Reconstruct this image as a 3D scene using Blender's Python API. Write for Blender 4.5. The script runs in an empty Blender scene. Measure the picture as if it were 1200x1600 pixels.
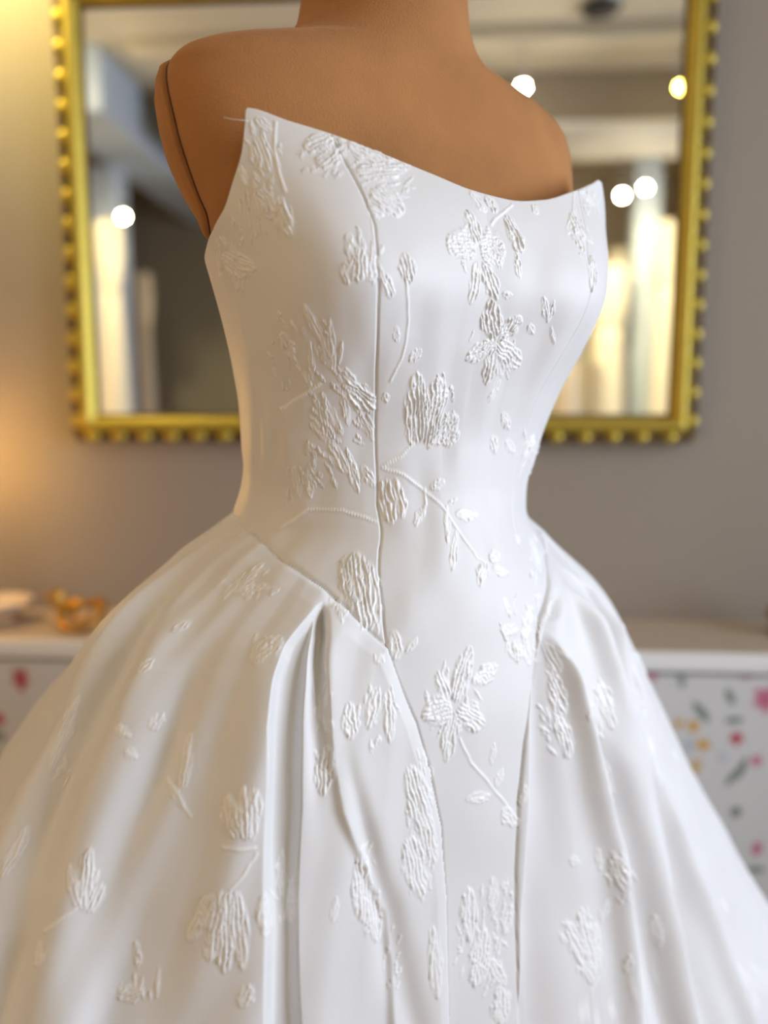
import bpy, bmesh, math, random
import numpy as np
from mathutils import Vector, Matrix
random.seed(4); rng = np.random.default_rng(7)
SC = bpy.context.scene
COL = SC.collection

# ------------------------------------------------------------------ camera, light, exposure
FP = 1250.0                                   # focal length in pixels of the 1200x1600 frame
PITCH = math.atan(FP / 9700.0); CAMZ = 1.15
cam_d = bpy.data.cameras.new('camera'); cam = bpy.data.objects.new('camera', cam_d); COL.objects.link(cam)
cam_d.sensor_fit = 'VERTICAL'; cam_d.sensor_height = 36.0; cam_d.lens = 36.0 * FP / 1600.0
cam.location = (0, 0, CAMZ); cam.rotation_euler = (math.pi / 2 - PITCH, 0, 0)
cam_d.clip_start = 0.05
cam_d.dof.use_dof = True; cam_d.dof.focus_distance = 0.56; cam_d.dof.aperture_fstop = 2.0
SC.camera = cam

WALL_YAW = math.radians(3.95); WALL_Y = 1.60
EX = np.array([math.cos(WALL_YAW), -math.sin(WALL_YAW)]); NV = np.array([-math.sin(WALL_YAW), -math.cos(WALL_YAW)])
def W(u, v, z):                               # room coordinates: u along the mirror wall, v out from it
    return (u * EX[0] + v * NV[0], WALL_Y + u * EX[1] + v * NV[1], z)
ROOM_RZ = -WALL_YAW

world = bpy.data.worlds.new('daylight'); SC.world = world; world.use_nodes = True
world.node_tree.nodes['Background'].inputs[0].default_value = (0.80, 0.90, 1.0, 1)
world.node_tree.nodes['Background'].inputs[1].default_value = 1.0

def area(name, loc, target, sx, sy, power, color):
    d = bpy.data.lights.new(name, 'AREA'); d.shape = 'RECTANGLE'; d.size = sx; d.size_y = sy; d.energy = power; d.color = color
    o = bpy.data.objects.new(name, d); COL.objects.link(o); o.location = loc
    o.rotation_euler = (Vector(target) - Vector(loc)).to_track_quat('-Z', 'Y').to_euler(); return o
area('window_daylight', W(2.50, 1.45, 1.36), W(0.2, 0.95, 1.05), 1.65, 1.75, 76, (0.775, 0.855, 1.0))
area('overhead_fill', W(-0.5, 1.05, 2.77), W(-0.4, 1.05, 1.0), 1.3, 0.8, 1.5, (1.0, 0.70, 0.50))  # added soft fill from above for the skirt, no panel fitted here
area('warm_fill_left', W(-2.20, 2.15, 1.15), W(-0.2, 0.95, 1.0), 1.0, 1.3, 15, (1.0, 0.70, 0.42))  # added warm fill for the dress's left side, no lamps stand here

SC.view_settings.view_transform = 'Standard'; SC.view_settings.look = 'None'
SC.view_settings.exposure = 0.0; SC.view_settings.gamma = 1.0; SC.view_settings.use_curve_mapping = False
SC.cycles.use_denoising = True; SC.cycles.max_bounces = 8; SC.cycles.sample_clamp_indirect = 6
SC.cycles.caustics_reflective = False; SC.cycles.caustics_refractive = False

# ------------------------------------------------------------------ helpers
def mat(name, color, rough=0.6, metal=0.0, noise=None, bump=None, sheen=0.0, emit=None, attr=None, spec=0.5):
    m = bpy.data.materials.new(name); m.use_nodes = True
    nt = m.node_tree; b = nt.nodes['Principled BSDF']
    b.inputs['Base Color'].default_value = (*color, 1); b.inputs['Roughness'].default_value = rough; b.inputs['Metallic'].default_value = metal
    b.inputs['Specular IOR Level'].default_value = spec
    if sheen: b.inputs['Sheen Weight'].default_value = sheen; b.inputs['Sheen Roughness'].default_value = 0.4
    if emit: b.inputs['Emission Color'].default_value = (*emit[0], 1); b.inputs['Emission Strength'].default_value = emit[1]
    tc = nt.nodes.new('ShaderNodeTexCoord')
    if noise:                                  # (scale, amount): gentle tone variation
        n = nt.nodes.new('ShaderNodeTexNoise'); n.inputs['Scale'].default_value = noise[0]; n.inputs['Detail'].default_value = 5
        r = nt.nodes.new('ShaderNodeMix'); r.data_type = 'RGBA'
        lo = tuple(c * (1 - noise[1]) for c in color); hi = tuple(min(1, c * (1 + noise[1])) for c in color)
        r.inputs[6].default_value = (*lo, 1); r.inputs[7].default_value = (*hi, 1)
        nt.links.new(tc.outputs['Object'], n.inputs['Vector']); nt.links.new(n.outputs['Fac'], r.inputs[0]); nt.links.new(r.outputs[2], b.inputs['Base Color'])
    if bump:
        n = nt.nodes.new('ShaderNodeTexNoise'); n.inputs['Scale'].default_value = bump[0]; n.inputs['Detail'].default_value = 3
        bp = nt.nodes.new('ShaderNodeBump'); bp.inputs['Strength'].default_value = bump[1]; bp.inputs['Distance'].default_value = bump[2]
        nt.links.new(tc.outputs['Object'], n.inputs['Vector']); nt.links.new(n.outputs['Fac'], bp.inputs['Height']); nt.links.new(bp.outputs['Normal'], b.inputs['Normal'])
    return m

def link(name, me, m, parent=None, smooth=True):
    o = bpy.data.objects.new(name, me); COL.objects.link(o)
    if m is not None and not me.materials: me.materials.append(m)
    if smooth and len(me.polygons): me.polygons.foreach_set('use_smooth', np.ones(len(me.polygons), dtype=bool))
    if parent is not None: o.parent = parent
    return o

def tag(o, label=None, cat=None, group=None, kind=None):
    if label: o['label'] = label
    if cat: o['category'] = cat
    if group: o['group'] = group
    if kind: o['kind'] = kind
    return o

def thing(name, loc, label, cat, rz=0.0, group=None):
    o = bpy.data.objects.new(name, None); COL.objects.link(o); o.location = loc; o.rotation_euler = (0, 0, rz)
    o.empty_display_size = 0.05
    return tag(o, label, cat, group)

def grid_mesh(name, P, closed_u=False, closed_v=False, flip=False):
    P = np.asarray(P, dtype=np.float32); n, m = P.shape[:2]
    i = np.arange(n if closed_u else n - 1); j = np.arange(m if closed_v else m - 1)
    I, J = np.meshgrid(i, j, indexing='ij'); I2 = (I + 1) % n; J2 = (J + 1) % m
    q = np.stack([I * m + J, I2 * m + J, I2 * m + J2, I * m + J2], -1).reshape(-1, 4)
    if flip: q = q[:, ::-1]
    return raw_mesh(name, P.reshape(-1, 3), q)

def raw_mesh(name, V, Q):
    me = bpy.data.meshes.new(name); nv, nq = len(V), len(Q)
    me.vertices.add(nv); me.vertices.foreach_set('co', np.ascontiguousarray(V, dtype=np.float32).ravel())
    me.loops.add(nq * 4); me.loops.foreach_set('vertex_index', np.ascontiguousarray(Q, dtype=np.int32).ravel())
    me.polygons.add(nq); me.polygons.foreach_set('loop_start', np.arange(0, nq * 4, 4, dtype=np.int32))
    me.update(calc_edges=True); return me

def box_mesh(name, sx, sy, sz, bev=0.0, seg=2, c=(0, 0, 0)):
    bm = bmesh.new(); bmesh.ops.create_cube(bm, size=1.0)
    for v in bm.verts: v.co = Vector((v.co.x * sx + c[0], v.co.y * sy + c[1], v.co.z * sz + c[2]))
    if bev: bmesh.ops.bevel(bm, geom=bm.edges[:], offset=bev, segments=seg, affect='EDGES', profile=0.5)
    me = bpy.data.meshes.new(name); bm.to_mesh(me); bm.free(); return me

def lathe_mesh(name, prof, n=32, c=(0, 0, 0), cap=True):
    prof = np.array(prof, float); t = np.linspace(0, 2 * math.pi, n, endpoint=False)
    P = np.stack([c[0] + prof[:, 0][:, None] * np.cos(t), c[1] + prof[:, 0][:, None] * np.sin(t), c[2] + prof[:, 1][:, None] + 0 * t], -1)
    return grid_mesh(name, P, closed_v=True, flip=True)

def tube_pts(pts, rad, n=10, closed=False):
    pts = np.asarray(pts, float); k = len(pts); rad = np.broadcast_to(rad, (k,))
    if closed: T = np.roll(pts, -1, 0) - np.roll(pts, 1, 0)
    else: T = np.gradient(pts, axis=0)
    T /= np.linalg.norm(T, axis=1)[:, None] + 1e-12
    ref = np.array([0, 0, 1.0]) if abs(T[0][2]) < 0.9 else np.array([1.0, 0, 0])
    rings = []; a = np.cross(T[0], ref); a /= np.linalg.norm(a)
    for i in range(k):
        a = a - T[i] * a.dot(T[i]); a /= np.linalg.norm(a) + 1e-12; b = np.cross(T[i], a)
        th = np.linspace(0, 2 * math.pi, n, endpoint=False)
        rings.append(pts[i] + rad[i] * (np.cos(th)[:, None] * a + np.sin(th)[:, None] * b))
    return np.array(rings)
def tube_mesh(name, pts, rad, n=10, closed=False):
    R = tube_pts(pts, rad, n, closed)
    if not closed:
        R = np.concatenate([np.repeat(R[:1].mean(1, keepdims=True), n, 1), R, np.repeat(R[-1:].mean(1, keepdims=True), n, 1)])
    return grid_mesh(name, R, closed_u=closed, closed_v=True)

def join_meshes(name, mes):
    bm = bmesh.new()
    for me in mes: bm.from_mesh(me)
    out = bpy.data.meshes.new(name); bm.to_mesh(out); bm.free()
    return out

cP, sP = math.cos(PITCH), math.sin(PITCH)
def project(P):
    x = P[..., 0]; y = P[..., 1]; z = P[..., 2] - CAMZ
    d = y * cP - z * sP; u = y * sP + z * cP
    return 600 + FP * x / d, 800 - FP * u / d, d
def pix(px, py, v):                           # where the sight line of a photo pixel meets the plane v metres off the mirror wall: (u, z)
    a = (px - 600) / FP; b = (800 - py) / FP
    d = np.array([a, cP + b * sP, -sP + b * cP])
    q = np.array([EX[0] * 0 + NV[0] * v, WALL_Y + NV[1] * v]); t = (q @ NV) / (d[:2] @ NV)
    p = d * t; return float((p[:2] - np.array([0, WALL_Y])) @ EX), float(CAMZ + p[2])
def pixm(px, py, v): return pix(px, py, -v)   # the same through the mirror: real place of something mirrored, v metres off the wall

def pchip(x, xp, yp):
    xp = np.asarray(xp, float); yp = np.asarray(yp, float); h = np.diff(xp); d = np.diff(yp) / h
    m = np.empty_like(yp); m[0] = d[0]; m[-1] = d[-1]
    for i in range(1, len(xp) - 1):
        if d[i - 1] * d[i] <= 0: m[i] = 0
        else:
            w1 = 2 * h[i] + h[i - 1]; w2 = h[i] + 2 * h[i - 1]; m[i] = (w1 + w2) / (w1 / d[i - 1] + w2 / d[i])
    i = np.clip(np.searchsorted(xp, x) - 1, 0, len(xp) - 2); t = np.clip((x - xp[i]) / h[i], -1.0, 1.6); t2 = t * t; t3 = t2 * t
    return (2 * t3 - 3 * t2 + 1) * yp[i] + (t3 - 2 * t2 + t) * h[i] * m[i] + (-2 * t3 + 3 * t2) * yp[i + 1] + (t3 - t2) * h[i] * m[i + 1]

_lat = rng.random((256, 256))
def vnoise(x, y):
    xi = np.floor(x).astype(int); yi = np.floor(y).astype(int); fx = x - xi; fy = y - yi
    fx = fx * fx * (3 - 2 * fx); fy = fy * fy * (3 - 2 * fy); g = lambda a, b: _lat[a & 255, b & 255]
    return (g(xi, yi) * (1 - fx) + g(xi + 1, yi) * fx) * (1 - fy) + (g(xi, yi + 1) * (1 - fx) + g(xi + 1, yi + 1) * fx) * fy

# ------------------------------------------------------------------ materials
M_WALL = mat('taupe_wall_paint', (0.31, 0.268, 0.222), 0.75, noise=(3, 0.04), bump=(180, 0.15, 0.001))
M_DARKWALL = mat('olive_wall_paint', (0.30, 0.27, 0.20), 0.8, noise=(2, 0.05))
M_CEIL = mat('cream_ceiling_paint', (0.72, 0.66, 0.52), 0.8, noise=(2, 0.05))
M_WHITE = mat('white_trim_paint', (0.80, 0.80, 0.79), 0.45, noise=(4, 0.02))
M_PALEBLUE = mat('pale_blue_plaster', (0.52, 0.62, 0.76), 0.6, noise=(3, 0.04))
M_FLOOR = mat('oak_floor', (0.36, 0.25, 0.16), 0.4, noise=(6, 0.2))
M_GOLD = mat('gilded_wood', (0.52, 0.405, 0.075), 0.46, 0.85, noise=(30, 0.18), bump=(90, 0.25, 0.002))
M_GOLDDARK = mat('dark_gilding', (0.10, 0.06, 0.02), 0.5, 0.4, noise=(30, 0.3))
M_MIRROR = mat('mirror_silver', (0.90, 0.91, 0.90), 0.0, 1.0)
M_BRASS = mat('warm_brass', (0.50, 0.27, 0.05), 0.38, 1.0, noise=(25, 0.1))
M_TOP = mat('beige_stone_top', (0.56, 0.47, 0.37), 0.5, noise=(7, 0.06))
M_CREAMGOWN = mat('cream_satin', (0.86, 0.80, 0.66), 0.5, noise=(8, 0.04))
M_IVORYGOWN = mat('champagne_satin', (0.70, 0.58, 0.42), 0.5, noise=(8, 0.05))
M_STEEL = mat('brushed_steel', (0.55, 0.55, 0.55), 0.35, 1.0, noise=(20, 0.05))
M_BLACK = mat('black_metal', (0.03, 0.03, 0.035), 0.45, 0.3, noise=(20, 0.1))
M_WOOD = mat('turned_beech', (0.42, 0.26, 0.14), 0.45, noise=(18, 0.2))
M_CHINA = mat('glazed_china', (0.82, 0.72, 0.62), 0.3, noise=(9, 0.03))
M_BULB = mat('warm_bulb', (1, 0.9, 0.7), 0.3, emit=((1.0, 0.84, 0.55), 230))
M_BULBY = mat('amber_bulb', (1, 0.8, 0.4), 0.3, emit=((1.0, 0.72, 0.12), 70))
M_LAMPGLOBE = mat('opal_glass_globe', (1, 0.85, 0.65), 0.4, emit=((1.0, 0.55, 0.18), 10))
# velvet
M_VELVET = mat('tan_velvet', (0.40, 0.185, 0.068), 0.85, noise=(16, 0.30), bump=(700, 0.55, 0.0009), sheen=0.25, spec=0.2)
M_VELVET.node_tree.nodes['Principled BSDF'].inputs['Sheen Tint'].default_value = (0.95, 0.62, 0.40, 1)
M_SEAM = mat('brown_seam_thread', (0.12, 0.055, 0.025), 0.8, noise=(60, 0.2))
# satin with woven jacquard motifs: the mesh carries how much motif each point has
def satin(name):
    m = mat(name, (0.775, 0.772, 0.775), 0.42, sheen=0.12, spec=0.45); nt = m.node_tree; b = nt.nodes['Principled BSDF']
    at = nt.nodes.new('ShaderNodeAttribute'); at.attribute_name = 'motif'
    mx = nt.nodes.new('ShaderNodeMix'); mx.data_type = 'RGBA'; mx.inputs[6].default_value = (0.775, 0.772, 0.775, 1); mx.inputs[7].default_value = (0.91, 0.91, 0.91, 1)
    nt.links.new(at.outputs['Fac'], mx.inputs[0]); nt.links.new(mx.outputs[2], b.inputs['Base Color'])
    mr = nt.nodes.new('ShaderNodeMapRange'); mr.inputs[3].default_value = 0.46; mr.inputs[4].default_value = 0.27
    nt.links.new(at.outputs['Fac'], mr.inputs[0]); nt.links.new(mr.outputs[0], b.inputs['Roughness'])
    tc = nt.nodes.new('ShaderNodeTexCoord'); mp = nt.nodes.new('ShaderNodeMapping'); mp.inputs['Scale'].default_value = (1400, 1400, 500)
    n = nt.nodes.new('ShaderNodeTexNoise'); n.inputs['Scale'].default_value = 1.0; n.inputs['Detail'].default_value = 2
    bp = nt.nodes.new('ShaderNodeBump'); bp.inputs['Strength'].default_value = 0.12; bp.inputs['Distance'].default_value = 0.0004
    nt.links.new(tc.outputs['Object'], mp.inputs['Vector']); nt.links.new(mp.outputs['Vector'], n.inputs['Vector'])
    nt.links.new(n.outputs['Fac'], bp.inputs['Height']); nt.links.new(bp.outputs['Normal'], b.inputs['Normal'])
    return m
M_SATIN = satin('white_jacquard_satin')
M_THREAD = mat('white_seam_thread', (0.72, 0.70, 0.68), 0.6, noise=(80, 0.05))

# ------------------------------------------------------------------ room shell
CEIL = 2.80; U0, U1, V1 = -2.35, 2.35, 4.6
def slab(name, u0, u1, v0, v1, z0, z1, m, bev=0.0, parent=None, kind='structure'):
    me = box_mesh(name, u1 - u0, v1 - v0, z1 - z0, bev)
    o = link(name, me, m, parent, smooth=False)
    if parent is None:
        o.location = W((u0 + u1) / 2, (v0 + v1) / 2, (z0 + z1) / 2); o.rotation_euler = (0, 0, ROOM_RZ)
        if kind: o['kind'] = kind
    else: o.location = ((u0 + u1) / 2, -(v0 + v1) / 2, (z0 + z1) / 2)
    return o
slab('floor', U0 - .1, U1 + .1, -.1, V1 + .1, -.1, 0, M_FLOOR)
slab('ceiling', U0 - .1, U1 + .1, -.1, V1 + .1, CEIL, CEIL + .1, M_CEIL)
slab('wall_back', U0, U1, -.1, 0, 0, CEIL, M_WALL)
M_WARMWALL = mat('warm_beige_wall_paint', (0.38, 0.27, 0.18), 0.8, noise=(3, 0.05))
slab('wall_left', U0 - .1, U0, -.1, V1 + .1, 0, CEIL, M_WARMWALL)
slab('wall_front', U0, U1, V1, V1 + .1, 0, CEIL, M_DARKWALL)
# right wall around the shop window
WU, WV0, WV1, WZ0, WZ1 = U1, 0.55, 2.35, 0.42, 2.30
def wall_with_hole():
    bm = bmesh.new()
    for (v0, v1, z0, z1) in ((-.1, WV0, 0, CEIL), (WV1, V1 + .1, 0, CEIL), (WV0, WV1, 0, WZ0), (WV0, WV1, WZ1, CEIL)):
        me = box_mesh('t', .1, v1 - v0, z1 - z0, c=(.05, -(v0 + v1) / 2, (z0 + z1) / 2)); bm.from_mesh(me)
    me = bpy.data.meshes.new('wall_right'); bm.to_mesh(me); bm.free(); return me
o = link('wall_right', wall_with_hole(), M_WALL, smooth=False); o.location = W(U1, 0, 0); o.rotation_euler = (0, 0, ROOM_RZ); o['kind'] = 'structure'
win = bpy.data.objects.new('window_1', None); COL.objects.link(win); win.location = W(WU, 0, 0); win.rotation_euler = (0, 0, ROOM_RZ); win['kind'] = 'structure'
M_GLASS = mat('clear_window_glass', (1, 1, 1), 0.0); nt_ = M_GLASS.node_tree                     # thin clear pane: mostly see-through, a little reflection
tr_ = nt_.nodes.new('ShaderNodeBsdfTransparent'); gs_ = nt_.nodes.new('ShaderNodeBsdfGlossy'); gs_.inputs['Roughness'].default_value = 0.02
fr_ = nt_.nodes.new('ShaderNodeFresnel'); fr_.inputs['IOR'].default_value = 1.45; mx_ = nt_.nodes.new('ShaderNodeMixShader')
nt_.links.new(fr_.outputs[0], mx_.inputs[0]); nt_.links.new(tr_.outputs[0], mx_.inputs[1]); nt_.links.new(gs_.outputs[0], mx_.inputs[2])
nt_.links.new(mx_.outputs[0], nt_.nodes['Material Output'].inputs['Surface'])
for (a, b, c, d) in ((WV0, WV0 + .06, WZ0, WZ1), (WV1 - .06, WV1, WZ0, WZ1), (WV0 + .06, WV1 - .06, WZ0, WZ0 + .06), (WV0 + .06, WV1 - .06, WZ1 - .06, WZ1)):
    link('window_frame', box_mesh('window_frame', .08, b - a, d - c, .006, c=(.05, -(a + b) / 2, (c + d) / 2)), M_WHITE, win, False)
vm = (WV0 + WV1) / 2
link('mullion', box_mesh('mullion', .05, .05, WZ1 - WZ0 - .12, .006, c=(.05, -vm, (WZ0 + WZ1) / 2)), M_WHITE, win, False)
for a, b in ((WV0 + .06, vm - .025), (vm + .025, WV1 - .06)):
    link('pane', box_mesh('pane', .006, b - a, WZ1 - WZ0 - .12, c=(.05, -(a + b) / 2, (WZ0 + WZ1) / 2)), M_GLASS, win, False)
slab('baseboard_back', U0, U1, 0, .018, 0, .11, M_WHITE, .004)
# beams and pillars that the mirror shows
slab('trim_7', -1.30, U1, 2.69, 3.24, 2.535, 2.56, mat('lit_underside_white', (.90, .90, .88), .5, noise=(4, .02)), .004)                # added white slab: light on the beam's underside put into its colour
slab('trim_8', .55, U1, V1 - .03, V1, 0, CEIL, M_CEIL)                             # added pale sheet: lamplight on the front wall put into its cream
slab('trim_1', -1.30, U1, 2.70, 3.22, 2.56, CEIL, M_WALL, .012)                 # cross beam
slab('trim_2', -1.75, -1.45, 2.25, V1, 2.50, CEIL, M_PALEBLUE, .012)             # long beam on the left
uc_, _ = pixm(168, 280, 3.1)
slab('trim_3', uc_ - .11, uc_ + .11, 3.0, 3.2, 0, 2.50, M_PALEBLUE, .02)               # pillar under the long beam
uc_, _ = pixm(1000, 450, 3.5)
slab('trim_4', uc_ - .075, uc_ + .075, 3.42, 3.58, 0, CEIL, M_PALEBLUE, .02)                 # pillar on the right
slab('trim_5', -1.30, U1, 1.72, 1.80, 2.72, CEIL, M_WHITE, .01)                  # thin moulding across the ceiling
slab('trim_6', -1.30, U1, 2.20, 2.30, 2.74, CEIL, M_CEIL, .01)

# ------------------------------------------------------------------ gilded mirror
FV = 0.05
ul, zb = pix(148, 650, FV); ur, _ = pix(1060, 652, FV); _, zt = pix(119, 3, FV)
ul2, _ = pix(119, 11, FV); ul = (ul + ul2) / 2; ur2, _ = pix(1066, 60, FV); ur = (ur + ur2) / 2
BW = 0.050
mir = thing('wall_mirror', W(0, 0, 0), 'large wall mirror in a beaded gilded frame above the low cabinet', 'mirror', ROOM_RZ)
gl = link('mirror_glass', box_mesh('mirror_glass', ur - ul + .02, .006, zt - zb + .02, c=((ul + ur) / 2, -.030, (zb + zt) / 2)), M_MIRROR, mir, False)
gl['label'] = 'silvered mirror glass reflecting the shop'
link('backing', box_mesh('backing', ur - ul + .08, .02, zt - zb + .08, .002, c=((ul + ur) / 2, -.012, (zb + zt) / 2)), M_BLACK, mir, False)
# rails: a moulded section swept along each side with mitred ends; offset 0 = inner edge
SECT = [(0.000, .033), (0.000, .040), (.003, .044), (.007, .046), (.010, .051), (.016, .055), (.022, .056), (.027, .053), (.030, .044), (.034, .040), (.044, .038), (.048, .034), (BW, .026), (BW, .0)]
def rail(c0, c1, out0, out1, name):
    P = []
    for (off, h) in SECT:
        row = []
        for c, o_ in ((c0, out0), (c1, out1)):
            row.append((c[0] + o_[0] * off, -h, c[1] + o_[1] * off))
        P.append(row)
    return grid_mesh(name, np.array(P), flip=True)
RAILS = []
cs = [(ul, zb), (ur, zb), (ur, zt), (ul, zt)]; os_ = [(-1, -1), (1, -1), (1, 1), (-1, 1)]
for k in range(4):
    o = link('frame_rail', rail(cs[k], cs[(k + 1) % 4], os_[k], os_[(k + 1) % 4], 'frame_rail'), M_GOLD, mir); RAILS.append(o)
    # dark sight edge against the glass
    c0, c1 = Vector((cs[k][0], -.036, cs[k][1])), Vector((cs[(k + 1) % 4][0], -.036, cs[(k + 1) % 4][1]))
    link('sight_edge', tube_mesh('sight_edge', [c0, c0.lerp(c1, .5), c1], .0045, 8), M_GOLDDARK, RAILS[k])
    link('gap_shade', box_mesh('gap_shade', *((abs(c1.x - c0.x) + .088, .004, .020) if k % 2 == 0 else (.020, .004, abs(c1.z - c0.z) + .07)),
         c=((c0.x + c1.x) / 2 + (0 if k % 2 == 0 else os_[k][0] * .0395), -.0395, (c0.z + c1.z) / 2 + (os_[k][1] * .0395 if k % 2 == 0 else 0))), M_GOLDDARK, RAILS[k], False)  # flat dark strip: shade between the beads put into its colour
bm = bmesh.new(); bmesh.ops.create_icosphere(bm, subdivisions=2, radius=1.0)
for v in bm.verts: v.co = Vector((v.co.x * .0150, v.co.y * .012, v.co.z * .0125))
bead_h = bpy.data.meshes.new('bead'); bm.to_mesh(bead_h); bm.free(); bead_h.materials.append(M_GOLD); bead_h.polygons.foreach_set('use_smooth', [True] * len(bead_h.polygons))
def bead_at(u, z, vert, k):
    o = bpy.data.objects.new('bead', bead_h); COL.objects.link(o); o.parent = RAILS[k]; o.location = (u, -.041, z)
    if vert: o.rotation_euler = (0, math.pi / 2, 0)
SP = 0.0535; off = .039
nz = int((zt - zb + 2 * off) / SP)
for k in range(nz):
    z = zb - off + .03 + k * SP
    bead_at(ul - off, z, True, 3); bead_at(ur + off, z, True, 1)
nu = int((ur - ul + 2 * off) / SP)
for k in range(nu):
    u = ul - off + .03 + k * SP
    bead_at(u, zb - off, False, 0); bead_at(u, zt + off, False, 2)

# ------------------------------------------------------------------ low cabinet with floral front
CV = 0.235
_, ztop = pix(40, 1001, CV); _, zr = pix(1150, 1021, CV); ztop = (ztop + zr) / 2
cab = thing('low_cabinet', W(0, CV / 2, 0), 'long low white cabinet with beige top and flower-printed front below the mirror', 'cabinet', ROOM_RZ)
CU0, CU1 = -1.25, 1.25
link('countertop', box_mesh('countertop', CU1 - CU0, CV - .012, .026, .004, c=(0, .004, ztop - .0135)), M_TOP, cab, False)
e = link('front_edge', box_mesh('front_edge', CU1 - CU0, .014, .034, .005, c=(0, -CV / 2 + .007, ztop - .0175)), M_WHITE, cab, False); e['label'] = 'white front edging'
link('carcass', box_mesh('carcass', CU1 - CU0 - .03, CV - .04, ztop - .035, .004, c=(0, .018, (ztop - .035) / 2)), M_WHITE, cab, False)
link('plinth', box_mesh('plinth', CU1 - CU0 - .02, .014, .07, .003, c=(0, -CV / 2 + .028, .035)), M_WHITE, cab, False)
# printed cloth panel: colours of the print carried per vertex
PV = CV - .013
nu_, nz_ = 620, 170
us = np.linspace(CU0 + .02, CU1 - .02, nu_); zs = np.linspace(.08, ztop - .042, nz_)
UU, ZZ = np.meshgrid(us, zs, indexing='ij')
colr = np.empty((nu_, nz_, 3)); colr[:] = (0.62, 0.615, 0.61)
def blot(px, py, w, h, col, ang=0, notch=0.0, uz=None):
    u, z = pix(px, py, PV) if uz is None else uz
    s = 1.36 / FP; a = math.radians(ang); dx = (UU - u); dz = (ZZ - z)
    x = dx * math.cos(a) + dz * math.sin(a); y = -dx * math.sin(a) + dz * math.cos(a)
    r = np.sqrt((x / (w * s / 2)) ** 2 + (y / (h * s / 2)) ** 2) + notch * np.sin(5 * np.arctan2(y, x)) * .2
    k = np.clip((1.0 - r) / .3, 0, 1)[..., None]; colr[:] = colr * (1 - k) + np.array(col) * k
PINK = (.50, .13, .20); ROSE = (.42, .07, .08); CRIM = (.45, .02, .06); GRN = (.15, .20, .15); OCH = (.58, .33, .05); BLU = (.45, .50, .56)
PR = [(1195, 1092, 40, 46, PINK, 10, 1), (1020, 1056, 16, 18, PINK, 0, 0), (1064, 1062, 12, 30, GRN, 15, 0), (1095, 1112, 16, 48, GRN, 38, 0), (1140, 1088, 14, 34, GRN, 25, 0),
      (1146, 1125, 34, 12, GRN, 5, 0), (1060, 1130, 18, 18, OCH, 0, 1), (1083, 1134, 22, 24, OCH, 0, 1), (1098, 1163, 26, 22, OCH, 0, 1), (1087, 1196, 16, 28, OCH, 0, 1),
      (1076, 1164, 22, 30, BLU, 0, 0), (1150, 1153, 24, 24, CRIM, 0, 1), (1181, 1188, 20, 20, PINK, 0, 1), (1158, 1200, 14, 46, GRN, -20, 0), (1142, 1215, 12, 36, GRN, -30, 0),
      (1149, 1268, 20, 22, GRN, -30, 0), (1182, 1325, 20, 26, PINK, -10, 1), (1150, 1352, 14, 30, GRN, 30, 0), (1180, 1358, 34, 12, GRN, 0, 0), (1174, 1388, 22, 26, GRN, 20, 0),
      (1198, 1440, 26, 40, PINK, 0, 1), (1165, 1055, 26, 14, (.45, .30, .33), 0, 0), (1128, 1182, 20, 26, (.52, .53, .56), 0, 0), (33, 1060, 32, 46, ROSE, 5, 1), (-3, 1123, 28, 28, CRIM, 0, 1), (0, 1150, 20, 22, GRN, 30, 0), (-6, 1190, 30, 40, GRN, 10, 0),
      (15, 1250, 26, 30, GRN, 30, 0)]
for p in PR: blot(*p)
for k in range(130):                            # the print goes on along the hidden stretch
    u = rng.uniform(CU0 + .05, CU1 - .05); z = rng.uniform(.1, ztop - .06)
    ppx = 600 + u * 900
    if .3 < abs(u) < .82 and z > .2: continue
    c_ = [PINK, GRN, GRN, OCH, CRIM, ROSE, GRN][k % 7]
    blot(0, 0, rng.uniform(14, 34), rng.uniform(18, 44), c_, rng.uniform(-60, 60), 1 if c_ is not GRN else 0, uz=(u, z))
P = np.stack([UU, 0 * UU + (-CV / 2 + .013), ZZ], -1)
pm = grid_mesh('printed_panel', P); ca = pm.color_attributes.new('print', 'FLOAT_COLOR', 'POINT')
ca.data.foreach_set('color', np.concatenate([colr.reshape(-1, 3), np.ones((nu_ * nz_, 1))], 1).astype(np.float32).ravel())
M_PRINT = mat('floral_printed_cloth', (.6, .6, .6), 0.7); at = M_PRINT.node_tree.nodes.new('ShaderNodeAttribute'); at.attribute_name = 'print'
M_PRINT.node_tree.links.new(at.outputs['Color'], M_PRINT.node_tree.nodes['Principled BSDF'].inputs['Base Color'])
pp = link('printed_panel', pm, M_PRINT, cab, False); pp['label'] = 'white panel printed with pink, ochre and grey-green flowers'
sol = pp.modifiers.new('thick', 'SOLIDIFY'); sol.thickness = .004; sol.offset = 0

# things on the cabinet top
def on_top(px, py, v):                         # a spot on the cabinet top below a photo column
    u, _ = pix(px, py, v); return W(u, v, ztop)
u_, _ = pix(20, 955, .12)
dish = thing('trinket_dish', W(u_ - .03, .12, ztop), 'pale shallow dish at the left end of the cabinet top', 'dish', ROOM_RZ)
link('bowl', lathe_mesh('bowl', [(.0, .022), (.030, .022), (.046, .028), (.064, .042), (.066, .044), (.063, .045), (.045, .032), (.0, .027)], 36), M_CHINA, dish)
f_ = link('foot', lathe_mesh('foot', [(.0, 0), (.040, 0), (.042, .006), (.034, .023), (.0, .023)], 28), M_WOOD, dish); f_['label'] = 'brown foot ring'
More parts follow.
